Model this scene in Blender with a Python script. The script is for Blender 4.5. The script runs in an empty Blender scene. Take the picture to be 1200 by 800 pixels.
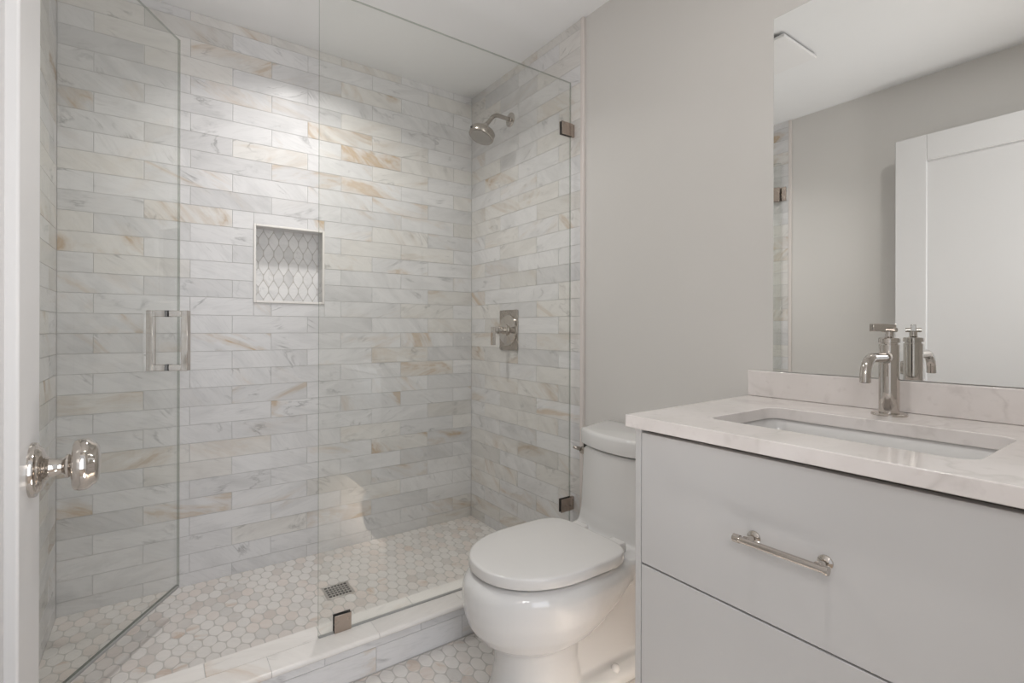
import bpy, bmesh, math, random
from mathutils import Vector, Matrix, Euler
random.seed(7)
PI = math.pi
scene = bpy.context.scene
COL = scene.collection

# ------------------------------------------------------------------ camera
cam_d = bpy.data.cameras.new('camera')
cam = bpy.data.objects.new('camera', cam_d); COL.objects.link(cam)
cam_d.sensor_fit = 'HORIZONTAL'; cam_d.sensor_width = 36.0
cam_d.lens = 585.8 / 1200 * 36.0
cam_d.shift_y = -14.0 / 1200
cam_d.clip_start = 0.02
YAW = math.atan(415 / 585.8)
cam.location = (0, 0, 1.097)
cam.rotation_euler = (PI / 2, math.radians(-0.12), -YAW)
scene.camera = cam

# ------------------------------------------------------------------ view
scene.view_settings.view_transform = 'Standard'
scene.view_settings.look = 'None'
scene.view_settings.gamma = 1.0
scene.view_settings.use_curve_mapping = False
scene.view_settings.exposure = 0.5

# ------------------------------------------------------------------ world and lights
w = bpy.data.worlds.new('world'); scene.world = w; w.use_nodes = True
bg = w.node_tree.nodes['Background']
bg.inputs[0].default_value = (0.93, 0.96, 1.0, 1); bg.inputs[1].default_value = 0.55

def area(name, loc, rot, sx, sy, power, color, spread=PI, shape='RECTANGLE'):
    l = bpy.data.lights.new(name, 'AREA'); l.shape = shape; l.size = sx
    if shape in ('RECTANGLE', 'ELLIPSE'): l.size_y = sy
    l.energy = power; l.color = color; l.spread = spread
    o = bpy.data.objects.new(name, l); COL.objects.link(o)
    o.location = loc; o.rotation_euler = rot
    return o
SHOWER_W, ROOM_W, HALL_W = 4.6, 3.4, 22.0
WARM = (1.0, 0.88, 0.76); COOL = (0.86, 0.92, 1.0)
area('shower_lamp', (0.59, 2.0, 2.433), (0, 0, 0), 0.09, 0.09, SHOWER_W, (1.0, 0.985, 0.965), math.radians(138), 'DISK')
area('added_room_fill', (0.62, 0.45, 2.433), (0, 0, 0), 0.09, 0.09, ROOM_W, (1.0, 0.985, 0.96), math.radians(178), 'DISK')  # added unseen lamp that evens out the light around the vanity
fl_ = bpy.data.lights.new('added_ceiling_bounce', 'SPOT'); fl_.energy = 31.0; fl_.color = (1.0, 0.985, 0.97)
fl_.spot_size = math.radians(86); fl_.spot_blend = 1.0; fl_.shadow_soft_size = 0.22
fo = bpy.data.objects.new('added_ceiling_bounce', fl_); COL.objects.link(fo)
fo.location = (0.42, 0.30, 0.35); fo.rotation_euler = (PI - math.radians(31), 0, 0)      # added unseen spot, bounced off the ceiling to brighten the room
ff = bpy.data.lights.new('added_camera_fill', 'POINT'); ff.energy = 5.0; ff.color = (1.0, 0.965, 0.94); ff.shadow_soft_size = 0.12
fo2 = bpy.data.objects.new('added_camera_fill', ff); COL.objects.link(fo2); fo2.location = (0.12, -0.03, 1.42)   # added unseen fill light beside the camera, lifts the shadows
area('under_vanity_led', (1.05, 0.43, 0.199), (0, 0, 0), 0.02, 0.66, 2.4, (1.0, 0.88, 0.75))
area('hall_daylight', (0.25, -2.4, 1.35), (PI / 2, 0, 0), 1.7, 2.1, HALL_W, COOL)

# ------------------------------------------------------------------ helpers
def link(o): COL.objects.link(o); return o

def thing(name, label, cat, loc=(0, 0, 0), group=None):
    o = link(bpy.data.objects.new(name, None)); o.location = loc; o.empty_display_size = 0.05
    o['label'] = label; o['category'] = cat
    if group: o['group'] = group
    return o

def tag(o, label, cat, group=None):
    o['label'] = label; o['category'] = cat
    if group: o['group'] = group
    return o

def root_loc(p):
    return p.location.copy() if p.type == 'EMPTY' else Vector((0, 0, 0))   # meshes sit at the world origin

def obj(name, bm, mat, parent=None, smooth=False, bevel=0.0, seg=2, auto=None):
    me = bpy.data.meshes.new(name); bm.to_mesh(me); bm.free()
    mats = mat if isinstance(mat, (list, tuple)) else [mat]
    for m in mats: me.materials.append(m)
    if smooth or auto:
        for p in me.polygons: p.use_smooth = True
    if auto:
        me.set_sharp_from_angle(angle=math.radians(auto))
    o = link(bpy.data.objects.new(name, me))
    if parent:
        o.parent = parent
        o.matrix_parent_inverse = Matrix.Translation(-root_loc(parent))
    if bevel:
        b = o.modifiers.new('bevel', 'BEVEL'); b.width = bevel; b.segments = seg; b.limit_method = 'ANGLE'
        b.angle_limit = math.radians(40)
        for p in me.polygons: p.use_smooth = True
        me.set_sharp_from_angle(angle=math.radians(40))
        b.harden_normals = False
    return o

def struct(o): o['kind'] = 'structure'; return o

def box(bm, x0, x1, y0, y1, z0, z1, M=None, mi=0):
    vs = [bm.verts.new(Vector(p)) for p in ((x0,y0,z0),(x1,y0,z0),(x1,y1,z0),(x0,y1,z0),(x0,y0,z1),(x1,y0,z1),(x1,y1,z1),(x0,y1,z1))]
    if M is not None:
        for v in vs: v.co = M @ v.co
    for f in ((0,3,2,1),(4,5,6,7),(0,1,5,4),(1,2,6,5),(2,3,7,6),(3,0,4,7)):
        fc = bm.faces.new([vs[i] for i in f]); fc.material_index = mi
    return vs

def boxobj(name, b, mat, parent=None, bevel=0.0, M=None, seg=2):
    bm = bmesh.new(); box(bm, *b, M=M)
    return obj(name, bm, mat, parent, bevel=bevel, seg=seg)

def frame_of(axis):
    a = Vector(axis).normalized()
    t = Vector((0, 0, 1)) if abs(a.z) < 0.9 else Vector((1, 0, 0))
    u = t.cross(a).normalized(); v = a.cross(u)
    return a, u, v

def lathe(bm, prof, origin, axis, n=40, sy=1.0):
    a, u, v = frame_of(axis); O = Vector(origin)
    rings = []
    for r, h in prof:
        if r < 1e-6: rings.append([bm.verts.new(O + a * h)])
        else: rings.append([bm.verts.new(O + a * h + u * (r * math.cos(2*PI*i/n)) + v * (r * sy * math.sin(2*PI*i/n))) for i in range(n)])
    for A, B in zip(rings, rings[1:]):
        for i in range(n):
            j = (i + 1) % n
            if len(A) == 1 and len(B) == 1: continue
            if len(A) == 1: bm.faces.new((A[0], B[j], B[i]))
            elif len(B) == 1: bm.faces.new((A[i], A[j], B[0]))
            else: bm.faces.new((A[i], A[j], B[j], B[i]))
    bmesh.ops.recalc_face_normals(bm, faces=bm.faces[:])

def tube(bm, pts, rad, n=20, cap=True):
    pts = [Vector(p) for p in pts]
    rs = rad if isinstance(rad, (list, tuple)) else [rad] * len(pts)
    rings = []; prev = None
    for i, p in enumerate(pts):
        d = (pts[min(i+1, len(pts)-1)] - pts[max(i-1, 0)]).normalized()
        if prev is None: _, u, v = frame_of(d)
        else:
            u = prev - d * prev.dot(d); u.normalize(); v = d.cross(u)
        prev = u
        rings.append([bm.verts.new(p + (u * math.cos(2*PI*k/n) + v * math.sin(2*PI*k/n)) * rs[i]) for k in range(n)])
    for A, B in zip(rings, rings[1:]):
        for i in range(n):
            j = (i+1) % n; bm.faces.new((A[i], A[j], B[j], B[i]))
    if cap:
        bm.faces.new(rings[0][::-1]); bm.faces.new(rings[-1])
    bmesh.ops.recalc_face_normals(bm, faces=bm.faces[:])

def loft(bm, secs, cap=True):
    """secs: list of lists of points, same count, bottom to top"""
    R = [[bm.verts.new(Vector(p)) for p in s] for s in secs]
    n = len(R[0])
    for A, B in zip(R, R[1:]):
        for i in range(n):
            j = (i+1) % n; bm.faces.new((A[i], A[j], B[j], B[i]))
    if cap:
        bm.faces.new(R[0][::-1]); bm.faces.new(R[-1])
    bmesh.ops.recalc_face_normals(bm, faces=bm.faces[:])

def rrect(x0, x1, y0, y1, r, k=6):
    out = []
    for cx, cy, a0 in ((x1-r, y1-r, 0), (x0+r, y1-r, PI/2), (x0+r, y0+r, PI), (x1-r, y0+r, 1.5*PI)):
        for i in range(k+1):
            a = a0 + PI/2*i/k; out.append((cx + r*math.cos(a), cy + r*math.sin(a)))
    return out

# ------------------------------------------------------------------ materials
def new_mat(name):
    m = bpy.data.materials.new(name); m.use_nodes = True
    nt = m.node_tree; b = nt.nodes['Principled BSDF']
    return m, nt, b
def N(nt, t, **kw):
    n = nt.nodes.new(t)
    for k, v in kw.items(): setattr(n, k, v)
    return n
def L(nt, a, b): nt.links.new(a, b)
def setin(n, **kw):
    for k, v in kw.items(): n.inputs[k.replace('_', ' ')].default_value = v
def ramp(nt, fac, stops, interp='LINEAR'):
    r = N(nt, 'ShaderNodeValToRGB'); r.color_ramp.interpolation = interp
    e = r.color_ramp.elements
    while len(e) < len(stops): e.new(0.5)
    for el, (p, c) in zip(e, stops): el.position = p; el.color = (c[0], c[1], c[2], 1) if not isinstance(c, (int, float)) else (c, c, c, 1)
    if fac is not None: L(nt, fac, r.inputs[0])
    return r
def mixc(nt, fac, a, b, blend='MIX'):
    m = N(nt, 'ShaderNodeMix', data_type='RGBA', blend_type=blend)
    for sock, val in ((m.inputs[0], fac), (m.inputs[6], a), (m.inputs[7], b)):
        if hasattr(val, 'is_linked'): L(nt, val, sock)
        elif isinstance(val, (int, float)): sock.default_value = val
        else: sock.default_value = (*val, 1)
    return m.outputs[2]
def mth(nt, op, a, b=0.0, clamp=False):
    m = N(nt, 'ShaderNodeMath', operation=op); m.use_clamp = clamp
    for s, v in ((m.inputs[0], a), (m.inputs[1], b)):
        if hasattr(v, 'is_linked'): L(nt, v, s)
        else: s.default_value = v
    return m.outputs[0]

def paint(name, col, rough, noise=0.02, coat=0.0):
    m, nt, b = new_mat(name)
    tc = N(nt, 'ShaderNodeTexCoord'); no = N(nt, 'ShaderNodeTexNoise'); setin(no, Scale=3.0, Detail=3.0)
    L(nt, tc.outputs['Object'], no.inputs['Vector'])
    d = tuple(max(0, c - noise) for c in col); u = tuple(min(1, c + noise) for c in col)
    r = ramp(nt, no.outputs[0], [(0.3, d), (0.7, u)])
    L(nt, r.outputs[0], b.inputs['Base Color']); setin(b, Roughness=rough)
    if coat: b.inputs['Coat Weight'].default_value = coat; b.inputs['Coat Roughness'].default_value = 0.05
    return m
def metal(name, col, rough):
    m, nt, b = new_mat(name)
    tc = N(nt, 'ShaderNodeTexCoord'); no = N(nt, 'ShaderNodeTexNoise'); setin(no, Scale=40.0, Detail=2.0)
    L(nt, tc.outputs['Object'], no.inputs['Vector'])
    r = ramp(nt, no.outputs[0], [(0.2, rough * 0.8), (0.8, rough * 1.2)])
    L(nt, r.outputs[0], b.inputs['Roughness'])
    setin(b, Metallic=1.0); b.inputs['Base Color'].default_value = (*col, 1)
    return m

def marble(name, light, grey, gold, gold_amt, rough=0.27, vein=0.62, scale=1.0, tone=(0.90, 1.04), pink=0.0):
    """honed stone tile: every tile has its own stretch of veining (UV offsets) and tone"""
    m, nt, b = new_mat(name)
    uv = N(nt, 'ShaderNodeUVMap', uv_map='UVMap')
    rnd = N(nt, 'ShaderNodeAttribute', attribute_name='tile_random')
    rv = rnd.outputs['Fac']
    # per-tile vein direction
    ang = mth(nt, 'MULTIPLY_ADD', mth(nt, 'FRACT', mth(nt, 'MULTIPLY', rv, 29.3)), 1.5); ang.node.inputs[2].default_value = -0.45
    rot = N(nt, 'ShaderNodeVectorRotate', rotation_type='Z_AXIS')
    L(nt, uv.outputs[0], rot.inputs['Vector']); L(nt, ang, rot.inputs['Angle'])
    mp = N(nt, 'ShaderNodeMapping'); mp.inputs['Scale'].default_value = (4.0*scale, 12.0*scale, 1)
    L(nt, rot.outputs[0], mp.inputs['Vector'])
    # soft cloudy greys
    n1 = N(nt, 'ShaderNodeTexNoise'); setin(n1, Scale=1.0, Detail=5.0, Roughness=0.6, Distortion=0.6); L(nt, mp.outputs[0], n1.inputs['Vector'])
    cl = ramp(nt, n1.outputs[0], [(0.46, 0.0), (0.80, 1.0)])
    bias = mth(nt, 'MULTIPLY', cl.outputs[0], 0.62)
    c = mixc(nt, bias, light, grey)
    # fine fibrous grain
    mp2 = N(nt, 'ShaderNodeMapping'); mp2.inputs['Scale'].default_value = (9.0*scale, 70.0*scale, 1); L(nt, rot.outputs[0], mp2.inputs['Vector'])
    n5 = N(nt, 'ShaderNodeTexNoise'); setin(n5, Scale=1.0, Detail=4.0, Roughness=0.65, Distortion=1.5); L(nt, mp2.outputs[0], n5.inputs['Vector'])
    c = mixc(nt, ramp(nt, n5.outputs[0], [(0.5, 0.0), (0.85, 0.5)]).outputs[0], c, grey)
    # thin veins
    n2 = N(nt, 'ShaderNodeTexNoise'); setin(n2, Scale=0.8, Detail=6.0, Roughness=0.55, Distortion=0.9); L(nt, mp.outputs[0], n2.inputs['Vector'])
    a = mth(nt, 'ABSOLUTE', mth(nt, 'SUBTRACT', n2.outputs[0], 0.5))
    vr = ramp(nt, a, [(0.0, 1.0), (0.008, 0.6), (0.03, 0.0)])
    n3 = N(nt, 'ShaderNodeTexNoise'); setin(n3, Scale=9.0, Detail=2.0); L(nt, uv.outputs[0], n3.inputs['Vector'])
    msk = ramp(nt, n3.outputs[0], [(0.53, 0.0), (0.70, 1.0)])
    vf = mth(nt, 'MULTIPLY', mth(nt, 'MULTIPLY', vr.outputs[0], msk.outputs[0]), vein)
    c = mixc(nt, vf, c, tuple(g * 0.48 for g in grey))
    # gold / rust drifts in some tiles
    n4 = N(nt, 'ShaderNodeTexNoise'); setin(n4, Scale=0.55, Detail=5.0, Roughness=0.6, Distortion=1.2)
    off = N(nt, 'ShaderNodeVectorMath', operation='ADD'); off.inputs[1].default_value = (13.7, 4.1, 0); L(nt, mp.outputs[0], off.inputs[0])
    L(nt, off.outputs[0], n4.inputs['Vector'])
    gr = ramp(nt, n4.outputs[0], [(0.50, 0.0), (0.60, 0.45), (0.64, 1.0), (0.74, 0.4)])
    rr = mth(nt, 'FRACT', mth(nt, 'MULTIPLY', rv, 17.31))
    gm = ramp(nt, rr, [(max(0.0, 0.98 - gold_amt), 0.0), (1.0, 1.0)])
    gf = mth(nt, 'MULTIPLY', mth(nt, 'MULTIPLY', gr.outputs[0], gm.outputs[0]), 0.85)
    c = mixc(nt, gf, c, gold)
    if pink:
        r3 = mth(nt, 'FRACT', mth(nt, 'MULTIPLY', rv, 41.7))
        pm = ramp(nt, r3, [(0.55, 0.0), (1.0, pink)])
        c = mixc(nt, pm.outputs[0], c, (0.66, 0.50, 0.42))
    # tone per tile
    r2 = mth(nt, 'FRACT', mth(nt, 'MULTIPLY', rv, 7.77))
    tr = ramp(nt, r2, [(0.0, tone[0]), (0.14, tone[0]+0.04), (0.20, tone[1]*0.96), (1.0, tone[1])])
    c = mixc(nt, 1.0, c, tr.outputs[0], 'MULTIPLY')
    L(nt, c, b.inputs['Base Color']); setin(b, Roughness=rough); b.inputs['Specular IOR Level'].default_value = 0.2
    return m

WHITE_L, GREY_L, GOLD_L = (0.72, 0.71, 0.71), (0.51, 0.505, 0.505), (0.52, 0.37, 0.22)
M_TILE = marble('marble_wall_tile', WHITE_L, GREY_L, GOLD_L, 0.45)
M_TILEG = marble('marble_wall_tile_golden', (0.72, 0.70, 0.675), (0.53, 0.51, 0.49), (0.46, 0.32, 0.19), 0.85)
M_MOSA = marble('marble_mosaic', (0.735, 0.705, 0.68), (0.62, 0.60, 0.58), (0.54, 0.41, 0.32), 0.28, rough=0.32, vein=0.25, scale=2.0, tone=(0.88, 1.04), pink=0.30)
M_MOSN = marble('marble_niche_mosaic', (0.80, 0.785, 0.775), (0.62, 0.61, 0.605), (0.6, 0.5, 0.42), 0.1, rough=0.2, vein=0.3, scale=1.6, tone=(0.86, 1.04))
M_SLAB = marble('marble_curb', (0.82, 0.79, 0.76), (0.70, 0.67, 0.64), (0.62, 0.50, 0.40), 0.5, rough=0.18, vein=0.3, scale=0.7)
M_TRIM = marble('marble_trim', (0.70, 0.65, 0.62), (0.70, 0.66, 0.63), (0.6, 0.5, 0.42), 0.3, rough=0.2, vein=0.2)
M_GROUT = paint('grout', (0.55, 0.54, 0.535), 0.85, 0.01)
M_GROUTF = paint('floor_grout', (0.55, 0.525, 0.50), 0.85, 0.01)
M_WALL = paint('wall_paint', (0.665, 0.645, 0.62), 0.6, 0.006)
M_CEIL = paint('ceiling_paint', (0.82, 0.82, 0.82), 0.7, 0.006)
M_DOOR = paint('door_paint', (0.63, 0.62, 0.615), 0.35, 0.005)
M_BASE = paint('trim_paint', (0.80, 0.79, 0.785), 0.4, 0.005)
M_CAB = paint('cabinet_lacquer', (0.62, 0.61, 0.605), 0.22, 0.004)
M_GAP = paint('cabinet_interior', (0.20, 0.18, 0.165), 0.7, 0.01)
M_PORC = paint('porcelain', (0.71, 0.70, 0.69), 0.10, 0.003, coat=0.5)
M_SEAT = paint('seat_plastic', (0.71, 0.695, 0.68), 0.16, 0.003)
M_NICKEL = metal('polished_nickel', (0.58, 0.54, 0.50), 0.07)
M_BRUSH = metal('satin_nickel', (0.44, 0.40, 0.36), 0.26)
M_CHROME = metal('chrome', (0.86, 0.85, 0.84), 0.05)
M_SATIN = metal('satin_steel', (0.66, 0.63, 0.60), 0.35)
M_CLIP = metal('bronzed_nickel_clip', (0.47, 0.40, 0.35), 0.25)
M_BLACK = paint('black_rubber', (0.025, 0.024, 0.023), 0.5, 0.004)
M_DARK = paint('dark_void', (0.035, 0.033, 0.03), 0.8, 0.004)
M_SEAL = paint('grey_vinyl_seal', (0.36, 0.36, 0.35), 0.35, 0.02)
M_WOOD = paint('hall_floor_wood', (0.42, 0.32, 0.23), 0.4, 0.05)

def quartz():
    m, nt, b = new_mat('quartz_counter')
    tc = N(nt, 'ShaderNodeTexCoord')
    n1 = N(nt, 'ShaderNodeTexNoise'); setin(n1, Scale=3.5, Detail=6.0, Roughness=0.6, Distortion=1.0); L(nt, tc.outputs['Object'], n1.inputs['Vector'])
    c = mixc(nt, ramp(nt, n1.outputs[0], [(0.4, 0.0), (0.8, 1.0)]).outputs[0], (0.80, 0.755, 0.735), (0.68, 0.635, 0.61))
    n2 = N(nt, 'ShaderNodeTexNoise'); setin(n2, Scale=2.2, Detail=4.0, Roughness=0.5, Distortion=0.7); L(nt, tc.outputs['Object'], n2.inputs['Vector'])
    a = mth(nt, 'ABSOLUTE', mth(nt, 'SUBTRACT', n2.outputs[0], 0.5))
    n3 = N(nt, 'ShaderNodeTexNoise'); setin(n3, Scale=5.0, Detail=1.0); L(nt, tc.outputs['Object'], n3.inputs['Vector'])
    v = mth(nt, 'MULTIPLY', ramp(nt, a, [(0.0, 0.28), (0.014, 0.0)]).outputs[0], ramp(nt, n3.outputs[0], [(0.45, 0.0), (0.6, 1.0)]).outputs[0])
    c = mixc(nt, v, c, (0.42, 0.38, 0.35))
    n4 = N(nt, 'ShaderNodeTexNoise'); setin(n4, Scale=38.0, Detail=3.0); L(nt, tc.outputs['Object'], n4.inputs['Vector'])
    c = mixc(nt, ramp(nt, n4.outputs[0], [(0.58, 0.0), (0.75, 0.35)]).outputs[0], c, (0.55, 0.50, 0.48))
    L(nt, c, b.inputs['Base Color']); setin(b, Roughness=0.14)
    return m
M_QUARTZ = quartz()

def glass(name, tint):
    m = bpy.data.materials.new(name); m.use_nodes = True; nt = m.node_tree; nt.nodes.clear()
    out = N(nt, 'ShaderNodeOutputMaterial'); mix = N(nt, 'ShaderNodeMixShader')
    tr = N(nt, 'ShaderNodeBsdfTransparent'); tr.inputs[0].default_value = (*tint, 1)
    gl = N(nt, 'ShaderNodeBsdfGlossy'); gl.inputs['Roughness'].default_value = 0.0
    gl.inputs['Color'].default_value = (1, 1, 1, 1)
    lw = N(nt, 'ShaderNodeLayerWeight'); lw.inputs[0].default_value = 0.5
    p = mth(nt, 'POWER', lw.outputs['Facing'], 5.0)
    f = mth(nt, 'MULTIPLY_ADD', p, 0.95); nt.nodes[-1].inputs[2].default_value = 0.042
    L(nt, f, mix.inputs[0]); L(nt, tr.outputs[0], mix.inputs[1]); L(nt, gl.outputs[0], mix.inputs[2]); L(nt, mix.outputs[0], out.inputs[0])
    return m
M_GLASS = glass('shower_glass', (0.976, 0.980, 0.970))
M_GEDGE = glass('glass_edge', (0.58, 0.61, 0.57))
def mirror_mat():
    m, nt, b = new_mat('mirror_silver'); setin(b, Metallic=1.0, Roughness=0.0); b.inputs['Base Color'].default_value = (0.97, 0.98, 0.97, 1)
    return m
M_MIRROR = mirror_mat()
def emis(name, col, s):
    m = bpy.data.materials.new(name); m.use_nodes = True; nt = m.node_tree; b = nt.nodes['Principled BSDF']
    b.inputs['Base Color'].default_value = (0.9, 0.9, 0.88, 1)
    b.inputs['Emission Color'].default_value = (*col, 1); b.inputs['Emission Strength'].default_value = s
    return m
M_LED = emis('led_diffuser', (1.0, 0.84, 0.68), 3.0)
M_LENS = emis('lamp_lens', (1.0, 0.95, 0.9), 5.0)

# ------------------------------------------------------------------ dimensions
XL, XR, YB, H = -0.31, 1.489, 2.51, 2.44         # tile faces and ceiling
XLP, XRP = -0.318, 1.499                           # painted wall faces
YF = 0.05                                          # inner face of the front wall
NX0, NX1, NZ0, NZ1, ND = 0.351, 0.660, 1.216, 1.573, 0.095   # niche opening
ROW, Z0 = 0.0777, 0.146
TL = 0.3145

# ------------------------------------------------------------------ tile builder
class Tiles:
    def __init__(s):
        s.bm = bmesh.new(); s.uv = s.bm.loops.layers.uv.new('UVMap'); s.rn = s.bm.faces.layers.float.new('tile_random')
    def poly(s, O, U, V, pts, ch=0.0012, depth=0.006, mi=0):
        """one tile: outline pts (u,v) ccw; front face at O plane, chamfer, sides sunk into grout"""
        O, U, V = Vector(O), Vector(U), Vector(V); Nn = U.cross(V)
        cu = sum(p[0] for p in pts)/len(pts); cv = sum(p[1] for p in pts)/len(pts)
        r = random.random(); ou, ov = random.uniform(0, 60), random.uniform(0, 60)
        def inset(k):
            q = []
            n = len(pts)
            for i, (a, b) in enumerate(pts):
                d = math.hypot(a-cu, b-cv); t = max(0.0, 1 - k/d) if d > 0 else 1
                q.append((cu+(a-cu)*t, cv+(b-cv)*t))
            return q
        P0 = inset(ch)
        def mk(q, d): return [s.bm.verts.new(O + U*a + V*b + Nn*d) for a, b in q]
        A, B, C = mk(P0, 0), mk(pts, -0.8*ch), mk(pts, -depth)
        co = {}
        for vs, q in ((A, P0), (B, pts), (C, pts)):
            for v, p in zip(vs, q): co[v] = (p[0]-cu+ou, p[1]-cv+ov)
        fs = [s.bm.faces.new(A)]
        n = len(pts)
        for X, Y in ((B, A), (C, B)):
            for i in range(n):
                j = (i+1) % n; fs.append(s.bm.faces.new((X[i], X[j], Y[j], Y[i])))
        for f in fs:
            f[s.rn] = r; f.material_index = mi
            for l in f.loops: l[s.uv].uv = co[l.vert]
    def rect(s, O, U, V, u0, u1, v0, v1, g=0.0009, **k):
        if u1-u0 < 0.006 or v1-v0 < 0.004: return
        u0 += g; u1 -= g; v0 += g; v1 -= g
        s.poly(O, U, V, [(u0, v0), (u1, v0), (u1, v1), (u0, v1)], **k)
    def lshape(s, *a): pass
    def quad(s, O, U, V, u0, u1, v0, v1, d, mi):
        O, U, V = Vector(O), Vector(U), Vector(V); Nn = U.cross(V)
        f = s.bm.faces.new([s.bm.verts.new(O + U*a + V*b + Nn*d) for a, b in ((u0,v0),(u1,v0),(u1,v1),(u0,v1))]); f.material_index = mi
    def slab(s, b, mi): box(s.bm, *b, mi=mi)

def sub_rect(r, h):
    """rectangle r minus hole h -> list of rectangles (u0,u1,v0,v1)"""
    u0, u1, v0, v1 = r; a0, a1, b0, b1 = h
    if u1 <= a0 or u0 >= a1 or v1 <= b0 or v0 >= b1: return [r]
    out = []
    if u0 < a0: out.append((u0, a0, v0, v1))
    if u1 > a1: out.append((a1, u1, v0, v1))
    m0, m1 = max(u0, a0), min(u1, a1)
    if v0 < b0: out.append((m0, m1, v0, b0))
    if v1 > b1: out.append((m0, m1, b1, v1))
    return out

def running_bond(T, O, U, V, umin, umax, vmin, vmax, z0, starts, hole=None, mi=0, pick=None):
    """rows of 3x12 tiles; starts[parity] is a joint position in u"""
    n = math.floor((vmin - z0)/ROW)
    while z0 + n*ROW < vmax:
        a, b = max(vmin, z0+n*ROW), min(vmax, z0+(n+1)*ROW)
        s = starts[n % 2]; k = math.floor((umin - s)/TL)
        while s + k*TL < umax:
            r = (max(umin, s+k*TL), min(umax, s+(k+1)*TL), a, b)
            for q in (sub_rect(r, hole) if hole else [r]): T.rect(O, U, V, *q, mi=(pick() if pick else mi))
            k += 1
        n += 1

# ------------------------------------------------------------------ walls
# back wall (tiled, with niche opening)
T = Tiles(); O, U, V = (0, YB, 0), (1, 0, 0), (0, 0, 1)
TF = 0.008   # niche frame width
hole = (NX0, NX1, NZ0, NZ1)
running_bond(T, O, U, V, XL, XR, 0.0, H, Z0, (0.267, 0.110), hole, pick=lambda: 0 if random.random() < 0.72 else 1)
for q in ((XL, NX0, 0, H), (NX1, XR, 0, H), (NX0, NX1, 0, NZ0), (NX0, NX1, NZ1, H)):
    T.slab((q[0]-(0.02 if q[0] == XL else 0), q[1]+(0.03 if q[1] == XR else 0), YB+0.0016, YB+0.14, q[2]-(0.05 if q[2] == 0 else 0), q[3]), 2)
struct(obj('wall_back', T.bm, [M_TILE, M_TILEG, M_GROUT]))

# right wall: tiled part in the shower
T = Tiles(); O, U, V = (XR, 0, 0), (0, -1, 0), (0, 0, 1)
Y_TE = 1.592
running_bond(T, O, U, V, -YB, -Y_TE, 0.0, H, Z0, (-2.051, -2.213), pick=lambda: 0 if random.random() < 0.5 else 1)
T.slab((XR+0.0016, XR+0.10, Y_TE, YB+0.02, -0.05, H), 2)
struct(obj('wall_right', T.bm, [M_TILE, M_TILEG, M_GROUT]))
struct(boxobj('wall_right_painted', (XRP, XRP+0.10, -0.07, Y_TE, -0.05, H), M_WALL))
def pencil(name, x0, x1, y0, y1, z0, z1):
    T = Tiles(); box(T.bm, x0, x1, y0, y1, z0, z1)
    for f in T.bm.faces:
        f[T.rn] = 0.37
        for l in f.loops: l[T.uv].uv = (l.vert.co.y*1.0+5, l.vert.co.z*0.3)
    return struct(obj(name, T.bm, M_TRIM, bevel=0.004, seg=3))
pencil('trim_1', XR-0.004, XRP+0.002, 1.572, Y_TE, 0.0, H)
# left wall: tiled part and painted part
T = Tiles(); O, U, V = (XL, 0, 0), (0, 1, 0), (0, 0, 1)
running_bond(T, O, U, V, Y_TE, YB, 0.0, H, Z0, (2.35, 2.193), pick=lambda: 0 if random.random() < 0.6 else 1)
T.slab((XL-0.10, XL-0.0016, Y_TE, YB+0.02, -0.05, H), 2)
struct(obj('wall_left', T.bm, [M_TILE, M_TILEG, M_GROUT]))
struct(boxobj('wall_left_painted', (XLP-0.10, XLP, -0.07, Y_TE, -0.05, H), M_WALL))
pencil('trim_2', XLP-0.002, XL+0.0005, 1.572, Y_TE, 0.0, H)
# front wall with the doorway the photograph is taken from
DX0, DX1, DZ = -0.145, 0.785, 2.085
bm = bmesh.new()
box(bm, XLP-0.1, DX0-0.02, -0.07, YF, -0.05, H); box(bm, DX1+0.02, XRP+0.1, -0.07, YF, -0.05, H); box(bm, DX0-0.02, DX1+0.02, -0.07, YF, DZ+0.02, H)
struct(obj('wall_front', bm, M_WALL))
bm = bmesh.new()
box(bm, DX0-0.02, DX0, -0.075, YF+0.004, 0, DZ+0.02); box(bm, DX1, DX1+0.02, -0.075, YF+0.004, 0, DZ+0.02); box(bm, DX0, DX1, -0.075, YF+0.004, DZ, DZ+0.02)
struct(obj('trim_3', bm, M_BASE, bevel=0.002))
struct(boxobj('ceiling', (XLP-0.1, XRP+0.1, -0.07, YB+0.14, H, H+0.06), M_CEIL))
# baseboards
struct(boxobj('baseboard_right', (XRP-0.014, XRP, 0.815, 1.549, 0.0, 0.11), M_BASE, bevel=0.003))
struct(boxobj('baseboard_left', (XLP, XLP+0.014, 0.06, 1.549, 0.0, 0.11), M_BASE, bevel=0.003))

# ------------------------------------------------------------------ mosaic
def clip_poly(pts, u0, u1, v0, v1):
    def cl(p, ins, inter):
        o = []
        for i in range(len(p)):
            a, b = p[i-1], p[i]
            if ins(b):
                if not ins(a): o.append(inter(a, b))
                o.append(b)
            elif ins(a): o.append(inter(a, b))
        return o
    def ix(c): return lambda a, b: (c, a[1]+(b[1]-a[1])*(c-a[0])/(b[0]-a[0]))
    def iy(c): return lambda a, b: (a[0]+(b[0]-a[0])*(c-a[1])/(b[1]-a[1]), c)
    for ins, it in ((lambda p: p[0] >= u0, ix(u0)), (lambda p: p[0] <= u1, ix(u1)), (lambda p: p[1] >= v0, iy(v0)), (lambda p: p[1] <= v1, iy(v1))):
        if pts: pts = cl(pts, ins, it)
    return pts
PW, PH, PL, PS = 0.0443, 0.0575, 0.078, 0.037       # pitch across, pitch along, tile length, straight side
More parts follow.
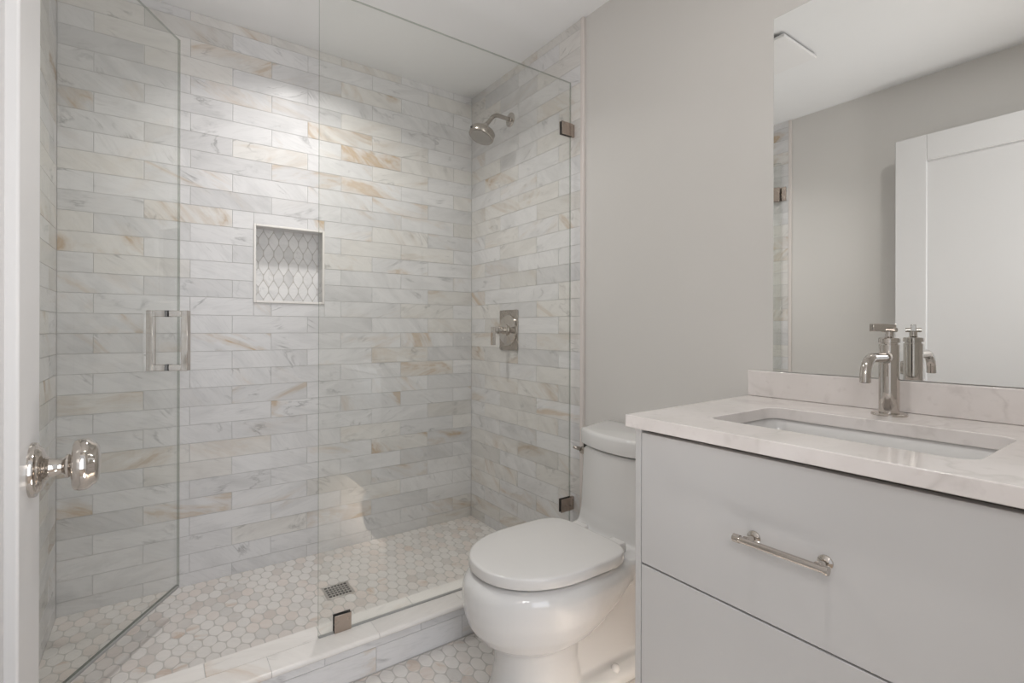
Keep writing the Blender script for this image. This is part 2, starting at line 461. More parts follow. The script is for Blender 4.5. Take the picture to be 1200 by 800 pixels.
def round_corners(pts, r, k=4):
    out = []; n = len(pts)
    for i in range(n):
        p0, p, p1 = Vector(pts[i-1]), Vector(pts[i]), Vector(pts[(i+1) % n])
        a = p + (p0-p).normalized()*r; b = p + (p1-p).normalized()*r
        for j in range(k+1):
            t = j/k; q = a*(1-t)**2 + p*2*t*(1-t) + b*t*t; out.append((q.x, q.y))
    return out
def picket(g, rnd=0.012, S=PS):
    hw, s, l = PW/2-g, S/2-g*0.4, (2*PH-S)/2-g*1.25
    return round_corners([(-hw, -s), (0, -l), (hw, -s), (hw, s), (0, l), (-hw, s)], rnd)
def mosaic(T, O, U, V, u0, u1, v0, v1, cu, cv, g=0.0015, pad=0.001, mi=0, rnd=0.012, S=PS):
    base = picket(g, rnd, S)
    i0, i1 = math.floor((v0-cv)/PH)-1, math.ceil((v1-cv)/PH)+1
    for i in range(i0, i1+1):
        sh = PW/2 if i % 2 else 0
        k0, k1 = math.floor((u0-cu)/PW)-1, math.ceil((u1-cu)/PW)+1
        for k in range(k0, k1+1):
            pts = [(cu+k*PW+sh+a, cv+i*PH+b) for a, b in base]
            pts = clip_poly(pts, u0+pad, u1-pad, v0+pad, v1-pad)
            if len(pts) < 3: continue
            ar = 0.5*abs(sum(pts[j-1][0]*pts[j][1]-pts[j][0]*pts[j-1][1] for j in range(len(pts))))
            if ar < 3e-5: continue
            cl = [pts[0]]
            for p in pts[1:]:
                if math.hypot(p[0]-cl[-1][0], p[1]-cl[-1][1]) > 1e-5: cl.append(p)
            T.poly(O, U, V, cl, ch=0.0012, depth=0.004, mi=mi)

SZ = 0.015
CY0, CY1, CZ = 1.550, 1.706, 0.125                  # curb
T = Tiles()
mosaic(T, (0, 0, SZ), (1, 0, 0), (0, 1, 0), XL, XR, CY1, YB, 0.105, 2.136)
dr = (0.555, 0.665, 2.05, 2.16)
T.slab((XL-0.02, XR+0.02, CY1-0.02, YB+0.02, -0.06, SZ-0.0011), 1)
struct(obj('floor_shower', T.bm, [M_MOSA, M_GROUTF]))
T = Tiles()
mosaic(T, (0, 0, 0), (1, 0, 0), (0, 1, 0), XLP, XRP, -0.07, CY0+0.003, 0.749, 1.460)
T.slab((XLP-0.02, XRP+0.02, -0.07, CY0+0.01, -0.06, -0.0011), 1)
struct(obj('floor', T.bm, [M_MOSA, M_GROUTF]))
struct(boxobj('floor_hall', (-2.2, 2.6, -3.2, -0.0701, -0.06, -0.004), M_WOOD))

# niche lining and frame
T = Tiles()
mosaic(T, (0, YB+ND, 0), (1, 0, 0), (0, 0, 1), NX0, NX1, NZ0, NZ1, 0.406, 1.397, rnd=0.009, S=0.022)
T.slab((NX0-0.01, NX1+0.01, YB+ND+0.0012, YB+0.14, NZ0-0.01, NZ1+0.01), 1)
e = 0.006
for O, U, V, r in (((NX0+e, 0, 0), (0, 1, 0), (0, 0, 1), (YB+0.004, YB+ND, NZ0, NZ1)), ((NX1-e, 0, 0), (0, -1, 0), (0, 0, 1), (-YB-ND, -YB-0.004, NZ0, NZ1)),
                   ((0, 0, NZ0+e), (1, 0, 0), (0, 1, 0), (NX0+e, NX1-e, YB+0.004, YB+ND)), ((0, 0, NZ1-e), (-1, 0, 0), (0, 1, 0), (-NX1+e, -NX0-e, YB+0.004, YB+ND))):
    T.rect(O, U, V, *r, mi=2, g=0.0)
struct(obj('wall_niche', T.bm, [M_MOSN, M_GROUTF, M_TILE]))
T = Tiles()
for b in ((NX0, NX0+0.010, NZ0, NZ1), (NX1-0.010, NX1, NZ0, NZ1), (NX0+0.010, NX1-0.010, NZ0, NZ0+0.011), (NX0+0.010, NX1-0.010, NZ1-0.010, NZ1)):
    box(T.bm, b[0], b[1], YB-0.005, YB+0.010, b[2], b[3])
for f in T.bm.faces:
    f[T.rn] = 0.37
    for l in f.loops: l[T.uv].uv = (l.vert.co.x+7, l.vert.co.z*0.3+9)
struct(obj('trim_4', T.bm, M_SLAB, bevel=0.0025, seg=3))

# curb
T = Tiles()
T.slab((XL-0.005, XR+0.012, CY0+0.006, CY1-0.004, -0.05, CZ-0.0015), 2)
# face rows
for r, (v0, v1, s) in enumerate(((0.002, 0.0815, 0.572), (0.0815, 0.1065, 0.727))):
    k = math.floor((XL - s)/TL)
    while s+k*TL < XRP:
        T.rect((0, CY0+0.004, 0), (1, 0, 0), (0, 0, 1), max(XL, s+k*TL), min(XRP, s+(k+1)*TL), v0, v1, mi=0); k += 1
k = math.floor((XL-0.11)/TL)
while 0.11+k*TL < XR:
    a, b = max(XL, 0.11+k*TL), min(XR, 0.11+(k+1)*TL)
    T.rect((0, 0, CZ), (1, 0, 0), (0, 1, 0), a, b, 1.630, CY1, mi=1)
    T.rect((0, CY1, 0), (-1, 0, 0), (0, 0, 1), -b, -a, SZ, CZ, mi=1)
    k += 1
struct(obj('trim_5', T.bm, [M_TILE, M_SLAB, M_GROUT]))
# front nosing of the curb: rounded stone pieces
T = Tiles(); k = math.floor((XL-0.265)/TL)
while 0.265+k*TL < XRP-0.01:
    a, b = max(XL, 0.265+k*TL)+0.0006, min(XRP-0.001, 0.265+(k+1)*TL)-0.0006
    n0 = len(T.bm.faces); prof = [(1.6295, CZ-0.019), (1.6295, CZ)]
    for i in range(9):
        t = PI/2 + PI*i/8; prof.append((CY0-0.006+0.0095+0.0095*math.cos(t), CZ-0.0095+0.0095*math.sin(t)))
    loft(T.bm, [[(a, y, z) for y, z in prof], [(b, y, z) for y, z in prof]])
    r = random.random(); T.bm.faces.ensure_lookup_table()
    for f in T.bm.faces[n0:]:
        f[T.rn] = r
        for l in f.loops: l[T.uv].uv = (l.vert.co.x+r*40, l.vert.co.y+l.vert.co.z+r*30)
    k += 1
struct(obj('trim_6', T.bm, M_SLAB, auto=40))

# ------------------------------------------------------------------ entry door (open, on the left)
DF, DBK, DY0, DY1, DTOP = -0.137, -0.173, 0.060, 0.969, 2.074
bm = bmesh.new(); st, rec = 0.130, 0.013
box(bm, DBK+rec, DF-rec, DY0+st-0.01, DY1-st+0.01, 0.25, DTOP-st+0.01)
box(bm, DBK, DF, DY0, DY0+st, 0.012, DTOP); box(bm, DBK, DF, DY1-st, DY1, 0.012, DTOP)
box(bm, DBK, DF, DY0+st, DY1-st, DTOP-st, DTOP); box(bm, DBK, DF, DY0+st, DY1-st, 0.012, 0.26)
d1 = struct(obj('door_1', bm, M_DOOR, bevel=0.003))
ky, kz = 0.911, 0.909
bm = bmesh.new()
lathe(bm, [(0, 0), (0.036, 0), (0.0362, 0.003), (0.035, 0.006), (0.0315, 0.0075), (0.0305, 0.0085), (0.028, 0.0115), (0.022, 0.0135), (0.017, 0.015), (0.0145, 0.018), (0, 0.018)], (DF, ky, kz), (1, 0, 0), 56)
obj('door_rose', bm, M_NICKEL, d1, auto=35)
bm = bmesh.new()
lathe(bm, [(0, 0.012), (0.0125, 0.012), (0.0125, 0.022), (0.0105, 0.026), (0.0100, 0.031), (0.0115, 0.033), (0.0155, 0.0355), (0.016, 0.038), (0.0135, 0.0405),
           (0.020, 0.0415), (0.030, 0.0425), (0.0335, 0.0445), (0.0352, 0.049), (0.0350, 0.056), (0.033, 0.0605), (0.0295, 0.0635), (0.0285, 0.0665), (0.024, 0.0695), (0.012, 0.0715), (0, 0.072)],
      (DF, ky, kz), (1, 0, 0), 56)
obj('door_knob', bm, M_NICKEL, d1, auto=40)['label'] = 'polished nickel door knob'
for hz in (0.25, 1.05, 1.85):
    bm = bmesh.new(); tube(bm, [(DF+0.006, DY0-0.004, hz-0.05), (DF+0.006, DY0-0.004, hz+0.05)], 0.007, 12); obj('hinge', bm, M_BRUSH, d1, auto=40)

# ------------------------------------------------------------------ shower glass
def pane(name, M, lx, t, z0, z1, parent):
    bm = bmesh.new(); box(bm, 0, lx, -t/2, t/2, z0, z1, M=M)
    for f in bm.faces:
        n = (M.to_3x3().inverted() @ f.normal) if M is not None else f.normal
        f.material_index = 0 if abs(n.y) > 0.5 else 1
    bm.normal_update()
    for f in bm.faces:
        n = M.to_3x3().inverted() @ f.normal
        f.material_index = 0 if abs(n.y) > 0.5 else 1
    return obj(name, bm, [M_GLASS, M_GEDGE], parent)
GY = 1.635
gp = thing('glass_panel', 'fixed frameless glass panel standing on the marble curb beside the toilet', 'glass panel', (0.94, GY, CZ))
pane('pane', Matrix.Translation((0.413, GY, 0)), 1.468-0.413, 0.010, CZ+0.003, 2.173, gp)
boxobj('bottom_seal', (0.415, 1.466, GY-0.0052, GY+0.0052, CZ+0.0003, CZ+0.0035), M_SEAL, gp)
for a, b, z0, z1, wall in ((0.461, 0.515, CZ, CZ+0.055, 0), (1.414, 1.474, 0.311, 0.368, 1), (1.414, 1.474, 1.938, 1.994, 1)):
    bm = bmesh.new()
    box(bm, a, b, GY-0.0095, GY-0.0055, z0, z1); box(bm, a, b, GY+0.0055, GY+0.0095, z0, z1)
    if wall: box(bm, 1.4685, XR-0.0003, GY-0.0055, GY+0.0055, z0, z1)
    c = obj('clip', bm, M_CLIP, gp, bevel=0.0008); c['label'] = 'square bronze-toned glass clip'
    bm = bmesh.new(); box(bm, a-0.0012, b, GY-0.0055, GY-0.0050, z0+(-0.001 if wall else 0.0005), z1+0.0012); box(bm, a-0.0012, b, GY+0.0050, GY+0.0055, z0, z1+0.0012)
    obj('gasket', bm, M_BLACK, c)

hx, hy = -0.303, GY
ex, ey = 0.063, 2.248
ang = math.atan2(ey-hy, ex-hx); dl = math.hypot(ex-hx, ey-hy)
sd = thing('shower_door', 'clear glass shower door swung open into the shower at left', 'shower door', (hx, hy, 0.128))
MD = Matrix.Translation((hx, hy, 0)) @ Matrix.Rotation(ang, 4, 'Z')
pane('pane', MD, dl, 0.010, 0.142, 2.176, sd)
bm = bmesh.new(); box(bm, 0.0, dl-0.002, -0.0065, 0.0065, 0.133, 0.1416, M=MD); box(bm, 0.0, dl-0.002, -0.0015, 0.0015, 0.127, 0.133, M=MD)
obj('door_sweep', bm, M_SEAL, sd, bevel=0.001)
# back-to-back D pull
s0 = dl - 0.062; zt, zb, pr, q = 1.163, 0.946, 0.060, 0.0112
for sgn in (-1, 1):
    bm = bmesh.new()
    a, b = sorted((sgn*0.0062, sgn*(pr-q)))
    c0, c1 = sorted((sgn*(pr-q), sgn*(pr+q)))
    for (z0, z1) in ((zt-2*q, zt), (zb, zb+2*q)): box(bm, s0-q, s0+q, a, b, z0, z1, M=MD)
    box(bm, s0-q, s0+q, c0, c1, zb, zt, M=MD)
    h = obj('handle', bm, M_NICKEL, sd, bevel=0.0016); h['label'] = 'square nickel door pull'
    for z in (zt-q, zb+q):
        bm = bmesh.new(); box(bm, s0-q-0.0005, s0+q+0.0005, *sorted((sgn*0.0051, sgn*0.0066)), z-q-0.0005, z+q+0.0005, M=MD); obj('gasket', bm, M_BLACK, h)
for hz in (0.345, 1.975):
    bm = bmesh.new(); box(bm, XL+0.0005, XL+0.006, hy-0.03, hy+0.03, hz-0.045, hz+0.045)
    box(bm, 0.008, 0.06, -0.0095, -0.0055, hz-0.045, hz+0.045, M=MD); box(bm, 0.008, 0.06, 0.0055, 0.0095, hz-0.045, hz+0.045, M=MD)
    obj('hinge', bm, M_CLIP, sd, bevel=0.001)

# ------------------------------------------------------------------ shower fittings
sh = thing('showerhead', 'satin nickel shower head on bent arm from the right tiled wall', 'shower head', (XR, 2.118, 2.184))
fy, fz = 2.118, 2.182
bm = bmesh.new(); lathe(bm, [(0, 0.0003), (0.036, 0.0003), (0.036, 0.004), (0.032, 0.006), (0.016, 0.0075), (0.0145, 0.010), (0.0125, 0.010), (0, 0.010)], (XR, fy, fz), (-1, 0, 0), 40)
obj('flange', bm, M_NICKEL, sh, auto=35)
path = [(XR-0.004, fy, fz), (XR-0.05, fy, fz+0.002)]
ax, az = XR-0.075, fz+0.003
for i in range(9):
    a = math.radians(52)*i/8; path.append((ax-0.05*math.sin(a), fy, az-0.05*(1-math.cos(a))))
dx, dz = -math.cos(math.radians(52)), -math.sin(math.radians(52))
e0 = Vector(path[-1]); tip = e0 + Vector((dx, 0, dz))*0.068
path.append(tuple(tip))
bm = bmesh.new(); tube(bm, path, 0.0105, 20); obj('arm', bm, M_BRUSH, sh, auto=50)
hd = Vector((math.sin(math.radians(-22)), 0, -math.cos(math.radians(-22)))).normalized()
bm = bmesh.new(); lathe(bm, [(0, -0.012), (0.013, -0.012), (0.0165, -0.006), (0.0165, 0.006), (0.013, 0.012), (0.016, 0.016), (0.016, 0.03), (0, 0.03)], tip, hd, 32); obj('swivel', bm, M_NICKEL, sh, auto=40)
hc = tip + hd*0.026
bm = bmesh.new(); lathe(bm, [(0, 0), (0.045, 0.0), (0.060, 0.003), (0.064, 0.008), (0.064, 0.036), (0.061, 0.040), (0, 0.040)], hc, hd, 56); obj('head', bm, M_BRUSH, sh, auto=40)
bm = bmesh.new(); lathe(bm, [(0, 0.0402), (0.054, 0.0402), (0.054, 0.042), (0.052, 0.043), (0, 0.043)], hc, hd, 48)
a_, u_, v_ = frame_of(hd)
for rr, n in ((0.012, 6), (0.024, 12), (0.036, 18), (0.047, 24)):
    for k in range(n):
        p = hc + a_*0.0428 + (u_*math.cos(2*PI*k/n) + v_*math.sin(2*PI*k/n))*rr
        lathe(bm, [(0.0018, 0), (0.0014, 0.002), (0, 0.002)], p, hd, 6)
obj('spray_face', bm, paint('spray_face', (0.30, 0.28, 0.26), 0.45, 0.03), sh, auto=40)
bm = bmesh.new(); lathe(bm, [(0, 0), (0.004, 0), (0.004, 0.006), (0, 0.006)], hc + a_*0.024 + u_*0.0 - v_*0.063, -v_, 12); obj('spray_lever', bm, M_BLACK, sh)

sv = thing('shower_valve', 'nickel shower valve plate with lever on the right tiled wall', 'shower valve', (XR, 2.122, 1.095))
vy, vz = 2.125, 1.094
bm = bmesh.new(); pts = rrect(vy-0.080, vy+0.080, vz-0.104, vz+0.104, 0.006)
loft(bm, [[(XR-0.0003, a, b) for a, b in pts], [(XR-0.008, a, b) for a, b in pts]])
obj('plate', bm, M_BRUSH, sv, bevel=0.0015)
bm = bmesh.new(); lathe(bm, [(0, 0.0082), (0.079, 0.0082), (0.079, 0.013), (0.074, 0.0175), (0.040, 0.0185), (0.030, 0.021), (0.030, 0.030), (0.0235, 0.034), (0, 0.034)], (XR, vy, vz), (-1, 0, 0), 64)
obj('dial', bm, M_NICKEL, sv, auto=30)
bm = bmesh.new(); lathe(bm, [(0, 0.034), (0.017, 0.034), (0.017, 0.066), (0.020, 0.068), (0.020, 0.074), (0.014, 0.078), (0.014, 0.095), (0, 0.095)], (XR, vy, vz), (-1, 0, 0), 40); obj('stem', bm, M_NICKEL, sv, auto=30)
bm = bmesh.new(); box(bm, XR-0.109, XR-0.093, vy-0.012, vy+0.012, vz-0.076, vz+0.016); obj('lever', bm, M_NICKEL, sv, bevel=0.002)

fd = thing('floor_drain', 'square metal drain grate set in the shower floor mosaic', 'drain', (0.61, 2.105, SZ))
bm = bmesh.new(); z0, z1 = SZ+0.0002, SZ+0.0032
box(bm, dr[0], dr[0]+0.010, dr[2], dr[3], z0, z1); box(bm, dr[1]-0.010, dr[1], dr[2], dr[3], z0, z1); box(bm, dr[0]+0.010, dr[1]-0.010, dr[2], dr[2]+0.010, z0, z1); box(bm, dr[0]+0.010, dr[1]-0.010, dr[3]-0.010, dr[3], z0, z1)
obj('rim', bm, M_SATIN, fd, bevel=0.0006)
bm = bmesh.new(); wdt = 0.090; n = 7; bar = 0.0036
for k in range(1, n):
    p = dr[0]+0.010+wdt*k/n; box(bm, p-bar/2, p+bar/2, dr[2]+0.010, dr[3]-0.010, z0+0.0004, z1-0.0003)
    if k < 5: p = dr[2]+0.010+wdt*k/5; box(bm, dr[0]+0.010, dr[1]-0.010, p-0.0034, p+0.0034, z0+0.0005, z1-0.0002)
obj('grate', bm, M_SATIN, fd)
boxobj('drain_depth_shade', (dr[0]+0.009, dr[1]-0.009, dr[2]+0.009, dr[3]-0.009, SZ+0.0001, SZ+0.0006), M_DARK, fd)  # thin dark sheet standing for the shaded depth below the grate

# ------------------------------------------------------------------ toilet
TY = 1.195
def egg(z, xf, xc, xb, hw, nf=2.0, nb=2.4, n=64):
    out = []
    for i in range(n):
        t = 2*PI*i/n; c, s = math.cos(t), math.sin(t)
        e = nf if c > 0 else nb; a = (xc-xf) if c > 0 else (xb-xc)
        out.append((xc - a*math.copysign(abs(c)**(2/e), c), TY + hw*math.copysign(abs(s)**(2/e), s), z))
    return out
to = thing('toilet', 'white one piece toilet with closed lid between glass panel and vanity', 'toilet', (1.1, TY, 0))
bm = bmesh.new()
# front pedestal
loft(bm, [egg(z, xf, .93, xb, hw) for z, xf, xb, hw in ((0.0005, .785, 1.10, .128), (.02, .785, 1.10, .127), (.06, .795, 1.08, .116), (.12, .806, 1.07, .108), (.18, .806, 1.07, .110), (.23, .79, 1.10, .125), (.28, .78, 1.12, .14))])
# bowl
loft(bm, [egg(z, xf, xc, xb, hw) for z, xf, xc, xb, hw in ((.185, .815, .93, 1.02, .10), (.195, .785, .93, 1.06, .130), (.215, .750, .94, 1.12, .155), (.25, .722, .95, 1.18, .176), (.29, .708, .96, 1.24, .188), (.33, .702, .97, 1.30, .194), (.358, .704, .97, 1.33, .1945), (.374, .711, .97, 1.335, .190), (.386, .723, .97, 1.335, .181), (.393, .738, .97, 1.33, .171))])
# trapway and foot
loft(bm, [egg(z, xf, 1.15, xb, hw, 3, 6) for z, xf, xb, hw in ((0.0005, .90, 1.45, .088), (.10, .90, 1.45, .085), (.2, .90, 1.46, .085), (.30, .95, 1.47, .10), (.38, 1.0, 1.48, .13))])
loft(bm, [egg(z, xf, 1.15, xb, hw, 3, 6) for z, xf, xb, hw in ((0.0005, .83, 1.44, .142), (.028, .83, 1.44, .142), (.040, .85, 1.43, .132), (.05, .87, 1.43, .11))])
# deck behind the seat rising to the tank
loft(bm, [egg(z, xf, 1.25, xb, hw, 3, 8) for z, xf, xb, hw in ((.29, 1.16, 1.47, .13), (.34, 1.10, 1.48, .165), (.385, 1.08, 1.48, .178), (.396, 1.12, 1.48, .174))])
# tank with bowed front
def tank_sec(z, bow, xfc, hw_f, hw_b, xb, n=20, r=0.018):
    fr = []
    for i in range(n+1):
        t = -1 + 2*i/n; fr.append((xfc - bow*(1-t*t), TY + hw_f*t))
    pts = fr + [(xb, TY+hw_b), (xb, TY-hw_b)]
    rc = []
    corners = {0, n, n+1, n+2}; m = len(pts)
    for i, p in enumerate(pts):
        if i in corners:
            p0, pp, p1 = Vector(pts[i-1]), Vector(p), Vector(pts[(i+1) % m])
            a = pp + (p0-pp).normalized()*min(r, (p0-pp).length*0.45); b = pp + (p1-pp).normalized()*min(r, (p1-pp).length*0.45)
            for j in range(5):
                t = j/4; q = a*(1-t)**2 + pp*2*t*(1-t) + b*t*t; rc.append((q.x, q.y, z))
        else: rc.append((p[0], p[1], z))
    return rc
loft(bm, [tank_sec(z, .045, xf, hf, hb, 1.488) for z, xf, hf, hb in ((.33, 1.275, .172, .185), (.385, 1.262, .176, .19), (.41, 1.278, .178, .205), (.45, 1.288, .178, .215), (.55, 1.294, .178, .222), (.672, 1.300, .177, .226))])
body = obj('bowl_and_tank', bm, M_PORC, to, smooth=True)
rm = body.modifiers.new('remesh', 'REMESH'); rm.mode = 'VOXEL'; rm.voxel_size = 0.0055; rm.use_smooth_shade = True
sm = body.modifiers.new('smooth', 'SMOOTH'); sm.factor = 0.5; sm.iterations = 9
bm = bmesh.new()
def grow(s, d):
    c = Vector((sum(p[0] for p in s)/len(s), sum(p[1] for p in s)/len(s), 0)); o = []
    for p in s:
        v = Vector((p[0], p[1], 0)) - c; l = v.length; o.append((c.x + v.x*(1+d/l), c.y + v.y*(1+d/l), p[2]))
    return o
tl = lambda z: tank_sec(z, .047, 1.293, .185, .236, 1.490)
loft(bm, [grow(tl(.6775), -0.006), grow(tl(.680), -0.001), tl(.684), tl(.722), grow(tl(.729), -0.003), grow(tl(.733), -0.009), grow(tl(.7345), -0.02)])
obj('tank_lid', bm, M_PORC, to, auto=40)
boxobj('tank_gap_shade', (1.29, 1.47, TY-0.165, TY+0.165, .662, .679), M_DARK, to)  # dark insert standing for the shade in the gap under the tank lid
# seat and lid
def lid_outline(z, d=0.0):
    return egg(z, .730-d, .965, 1.176+d, .186+d, 2.15, 5.0)
bm = bmesh.new(); loft(bm, [lid_outline(.3950, -0.018), lid_outline(.397, -0.016), lid_outline(.408, -0.016)]); obj('seat', bm, M_SEAT, to, auto=40)
bm = bmesh.new()
secs = [lid_outline(.4035, -0.004), lid_outline(.4042, -0.001), lid_outline(.406, 0.0), lid_outline(.429, -0.0015), lid_outline(.4318, -0.0028), lid_outline(.4335, -0.006), lid_outline(.4345, -0.012), lid_outline(.437, -0.05), lid_outline(.4385, -0.1), lid_outline(.439, -0.15)]
loft(bm, secs); obj('lid', bm, M_SEAT, to, auto=50)
for s in (-1, 1):
    bm = bmesh.new(); loft(bm, [[(x, y, z) for x, y in rrect(1.165, 1.215, TY+s*0.085-0.03, TY+s*0.085+0.03, 0.012)] for z in (.392, .425)]); obj('seat_hinge', bm, M_SEAT, to, bevel=0.006, seg=3)
bm = bmesh.new(); lathe(bm, [(0.0, 0.02), (.004, .0198), (.010, .017), (.0135, .010), (.0145, 0.0), (0, 0)], (1.160, TY-0.115, .040), (0, -0.25, 1), 28); obj('bolt_cap', bm, M_SEAT, to, smooth=True)
bm = bmesh.new(); lathe(bm, [(0, 0), (.0135, 0), (.014, .004), (.014, .022), (.011, .026), (0, .026)], (1.318, TY+0.180, .640), (0, 1, 0), 28)
fl = obj('flush_lever', bm, M_BRUSH, to, auto=40)
bm = bmesh.new(); tube(bm, [(1.318, TY+0.197, .642), (1.298, TY+0.204, .649), (1.280, TY+0.208, .655)], [.0085, .007, .005], 14); obj('lever_arm', bm, M_BRUSH, fl, smooth=True)

# ------------------------------------------------------------------ vanity
VY0, VY1, VX0 = 0.055, 0.802, 0.930
CTZ, CTT = 0.897, 0.0285
va = thing('vanity_cabinet', 'pale grey lacquered vanity cabinet with flat drawers under the quartz countertop', 'cabinet', (1.2, 0.43, 0.21))
bm = bmesh.new(); tp = 0.016; VZ0 = 0.21
zc = CTZ-CTT-0.0004
box(bm, VX0, XRP-0.001, VY1-tp, VY1, VZ0, zc); box(bm, VX0, XRP-0.001, VY0, VY0+tp, VZ0, zc)
box(bm, VX0+0.03, XRP-0.001, VY0+tp, VY1-tp, VZ0, VZ0+0.018)
obj('carcass', bm, M_CAB, va, bevel=0.0008)
bm = bmesh.new(); box(bm, VX0+0.024, VX0+0.030, VY0+tp, VY1-tp, VZ0+0.0005, zc); obj('carcass_interior', bm, M_GAP, va)
led = boxobj('led_strip', (1.035, 1.065, 0.09, 0.77, VZ0-0.010, VZ0-0.0003), M_LED, va, bevel=0.001)
for z0, z1 in ((0.5505, 0.8555), (0.213, 0.5465)):
    d = boxobj('drawer', (VX0, VX0+0.020, VY0+tp+0.0022, VY1-tp-0.0022, z0, z1), M_CAB, va, bevel=0.0012)
    if z1 < 0.5: hz = z0 + (z1-z0)/2
    else: hz = z0 + 0.151
    bm = bmesh.new(); bx = VX0-0.032
    tube(bm, [(bx, 0.374, hz), (bx, 0.522, hz)], 0.0062, 20)
    for y, y2 in ((0.3745, 0.368), (0.5215, 0.534)): tube(bm, [(bx, y, hz), (bx, y2, hz)], 0.0078, 20)
    for y in (0.386, 0.511):
        lathe(bm, [(0, 0.0001), (0.0125, 0.0001), (0.0125, 0.003), (0.0095, 0.005), (0.0062, 0.0065), (0.0058, 0.027), (0.0085, 0.029), (0, 0.032)], (VX0, y, hz), (-1, 0, 0), 24)
    obj('handle', bm, M_NICKEL, d, auto=40)

# countertop with rectangular cut-out
def plate_hole(bm, outer, inner, z0, z1):
    vo = [[bm.verts.new((x, y, z)) for x, y in outer] for z in (z0, z1)]; vi = [[bm.verts.new((x, y, z)) for x, y in inner] for z in (z0, z1)]
    for z in (0, 1):
        es = []
        for lp in (vo[z], vi[z]):
            for i in range(len(lp)): es.append(bm.edges.get((lp[i-1], lp[i])) or bm.edges.new((lp[i-1], lp[i])))
        bmesh.ops.triangle_fill(bm, use_beauty=True, edges=es)
    for lp in (vo, vi):
        n = len(lp[0])
        for i in range(n):
            j = (i+1) % n; bm.faces.new((lp[0][i], lp[0][j], lp[1][j], lp[1][i]))
    bmesh.ops.recalc_face_normals(bm, faces=bm.faces[:])
SX0, SX1, SY0, SY1 = 1.022, 1.308, 0.213, 0.672
bm = bmesh.new()
plate_hole(bm, [(0.903, 0.052), (XRP-0.001, 0.052), (XRP-0.001, 0.836), (0.903, 0.811)], rrect(SX0, SX1, SY0, SY1, 0.032, 8), CTZ-CTT, CTZ)
ct = obj('countertop', bm, M_QUARTZ, bevel=0.0022, seg=3)
tag(ct, 'pinkish white quartz countertop with rectangular sink cut-out on the vanity', 'countertop')
bs = boxobj('backsplash', (1.481, XRP-0.001, 0.052, 0.836, CTZ+0.0003, 0.974), M_QUARTZ, bevel=0.0022, seg=3)
tag(bs, 'low quartz backsplash strip along the wall under the mirror', 'backsplash')
# sink
sk = thing('sink_basin', 'white rectangular undermount sink basin sunk in the countertop', 'sink', (1.165, 0.44, 0.74))
bm = bmesh.new()
def ring(z, d, r): return [(x, y, z) for x, y in rrect(SX0-0.004+d, SX1+0.004-d, SY0-0.004+d, SY1+0.004-d, r, 8)]
zz = CTZ-CTT-0.0005
loft(bm, [ring(zz, -0.02, .05), ring(zz, 0.0, .036), ring(zz-.03, .004, .036), ring(zz-.10, .010, .04), ring(zz-.125, .020, .04), ring(zz-.135, .04, .03), ring(zz-.138, .10, .02)], cap=False)
bm.faces.new([v for v in bm.verts[-36:]])
bmesh.ops.recalc_face_normals(bm, faces=bm.faces[:])
bm.normal_update(); bm.faces.ensure_lookup_table()
if bm.faces[-1].normal.z < 0:
    for f in bm.faces: f.normal_flip()
bas = obj('basin', bm, M_PORC, sk, smooth=True)
so = bas.modifiers.new('solid', 'SOLIDIFY'); so.thickness = 0.008; so.offset = -1
bm = bmesh.new(); lathe(bm, [(0, .0035), (.012, .003), (.021, .001), (.022, 0), (0, 0)], (1.165, 0.44, zz-.1375), (0, 0, 1), 32); obj('sink_drain', bm, M_NICKEL, sk, smooth=True)

# faucet
FX, FY, FZ = 1.412, 0.449, CTZ
fa = thing('faucet', 'polished nickel single lever faucet standing behind the sink', 'faucet', (FX, FY, FZ))
bm = bmesh.new(); lathe(bm, [(0, .0002), (.036, .0002), (.036, .004), (.034, .0055), (.0215, .006), (0, .006)], (FX, FY, FZ), (0, 0, 1), 56); obj('base_flange', bm, M_NICKEL, fa, auto=30)
bm = bmesh.new(); lathe(bm, [(0, .006), (.0205, .006), (.0205, .166), (.0195, .1675), (0, .1675)], (FX, FY, FZ), (0, 0, 1), 48); obj('body', bm, M_NICKEL, fa, auto=30)
bm = bmesh.new(); lathe(bm, [(0, .1675), (.0175, .1675), (.0175, .1705), (.0215, .1712), (.0215, .180), (.020, .182), (.011, .183), (.0085, .185), (.0085, .197), (0, .197)], (FX, FY, FZ), (0, 0, 1), 48); obj('cap', bm, M_NICKEL, fa, auto=30)
ld = Vector((-0.955, 0.297, 0)).normalized(); lM = Matrix.Translation((FX, FY, FZ)) @ Matrix.Rotation(math.atan2(ld.y, ld.x), 4, 'Z')
bm = bmesh.new(); box(bm, -0.016, 0.058, -0.0055, 0.0055, .1975, .2155, M=lM); lv = obj('lever', bm, M_NICKEL, fa, bevel=0.0012)
bm = bmesh.new(); lathe(bm, [(0, -0.016), (.0055, -0.016), (.0055, .016), (0, .016)], lM @ Vector((0, 0, .201)), lM.to_3x3() @ Vector((0, 1, 0)), 20); obj('lever_pin', bm, M_NICKEL, lv, auto=30)
sz = 1.034; pts = [(FX-0.012, FY, sz), (1.313, FY, sz+0.001)]
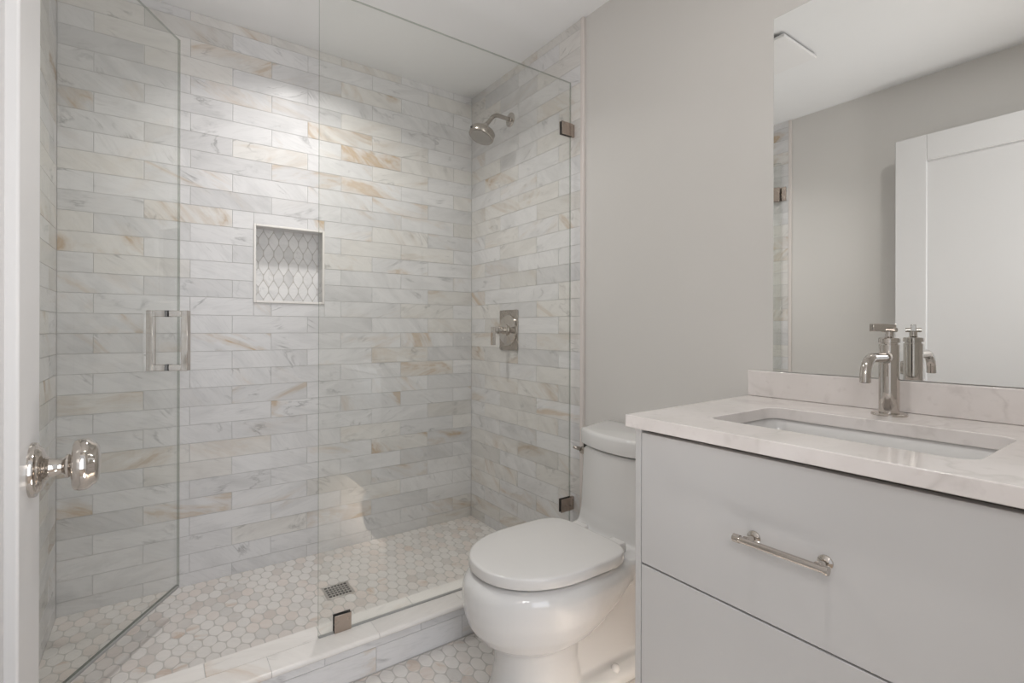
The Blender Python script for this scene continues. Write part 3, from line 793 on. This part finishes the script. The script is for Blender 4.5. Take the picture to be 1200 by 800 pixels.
for i in range(1, 13):
    a = math.radians(86)*i/12; pts.append((1.313-0.040*math.sin(a), FY, sz+0.001-0.040*(1-math.cos(a))))
pts.append((pts[-1][0]-0.0005, FY, 0.982))
bm = bmesh.new(); tube(bm, pts, 0.0108, 24); sp = obj('spout', bm, M_NICKEL, fa, auto=40)
bm = bmesh.new(); lathe(bm, [(0.0108, 0), (.0145, 0), (.0145, .004), (.0108, .005)], (FX-0.019, FY, sz), (-1, 0, 0), 32); obj('spout_collar', bm, M_NICKEL, sp, auto=40)
bm = bmesh.new(); lathe(bm, [(0, 0), (.0085, 0), (.0085, .001), (0, .001)], (pts[-1][0], FY, 0.9812), (0, 0, 1), 24); obj('aerator', bm, M_DARK, sp)

# mirror
mi = boxobj('mirror', (XRP-0.006, XRP-0.0005, 0.10, 0.765, 0.9755, 2.022), [M_MIRROR], bevel=0.0012)
tag(mi, 'large frameless rectangular wall mirror above the backsplash', 'mirror')

# ------------------------------------------------------------------ ceiling fittings
ef = thing('exhaust_fan', 'square white flat exhaust fan cover on the ceiling, seen in the mirror', 'exhaust fan', (0.545, 1.28, H))
boxobj('fan_housing', (0.415, 0.675, 1.15, 1.41, H-0.014, H-0.0003), M_GAP, ef)
boxobj('fan_cover', (0.388, 0.702, 1.122, 1.436, H-0.028, H-0.014), M_BASE, ef, bevel=0.004, seg=3)
for (x, y, lab) in ((0.59, 2.0, 'round recessed ceiling light over the shower'), (0.62, 0.45, 'added unseen round recessed ceiling light in front of the vanity')):  # the vanity one is added, a fixture for the extra fill lamp
    rl = thing('recessed_light', lab, 'ceiling light', (x, y, H))
    bm = bmesh.new(); lathe(bm, [(.047, .0003), (.060, .0003), (.060, .003), (.057, .005), (.050, .006), (.047, .003)], (x, y, H), (0, 0, -1), 48); obj('trim_ring', bm, M_BASE, rl, smooth=True)
    bm = bmesh.new(); lathe(bm, [(0, .0006), (.0475, .0006), (.0475, .003), (0, .003)], (x, y, H), (0, 0, -1), 48); obj('lens', bm, M_LENS, rl)
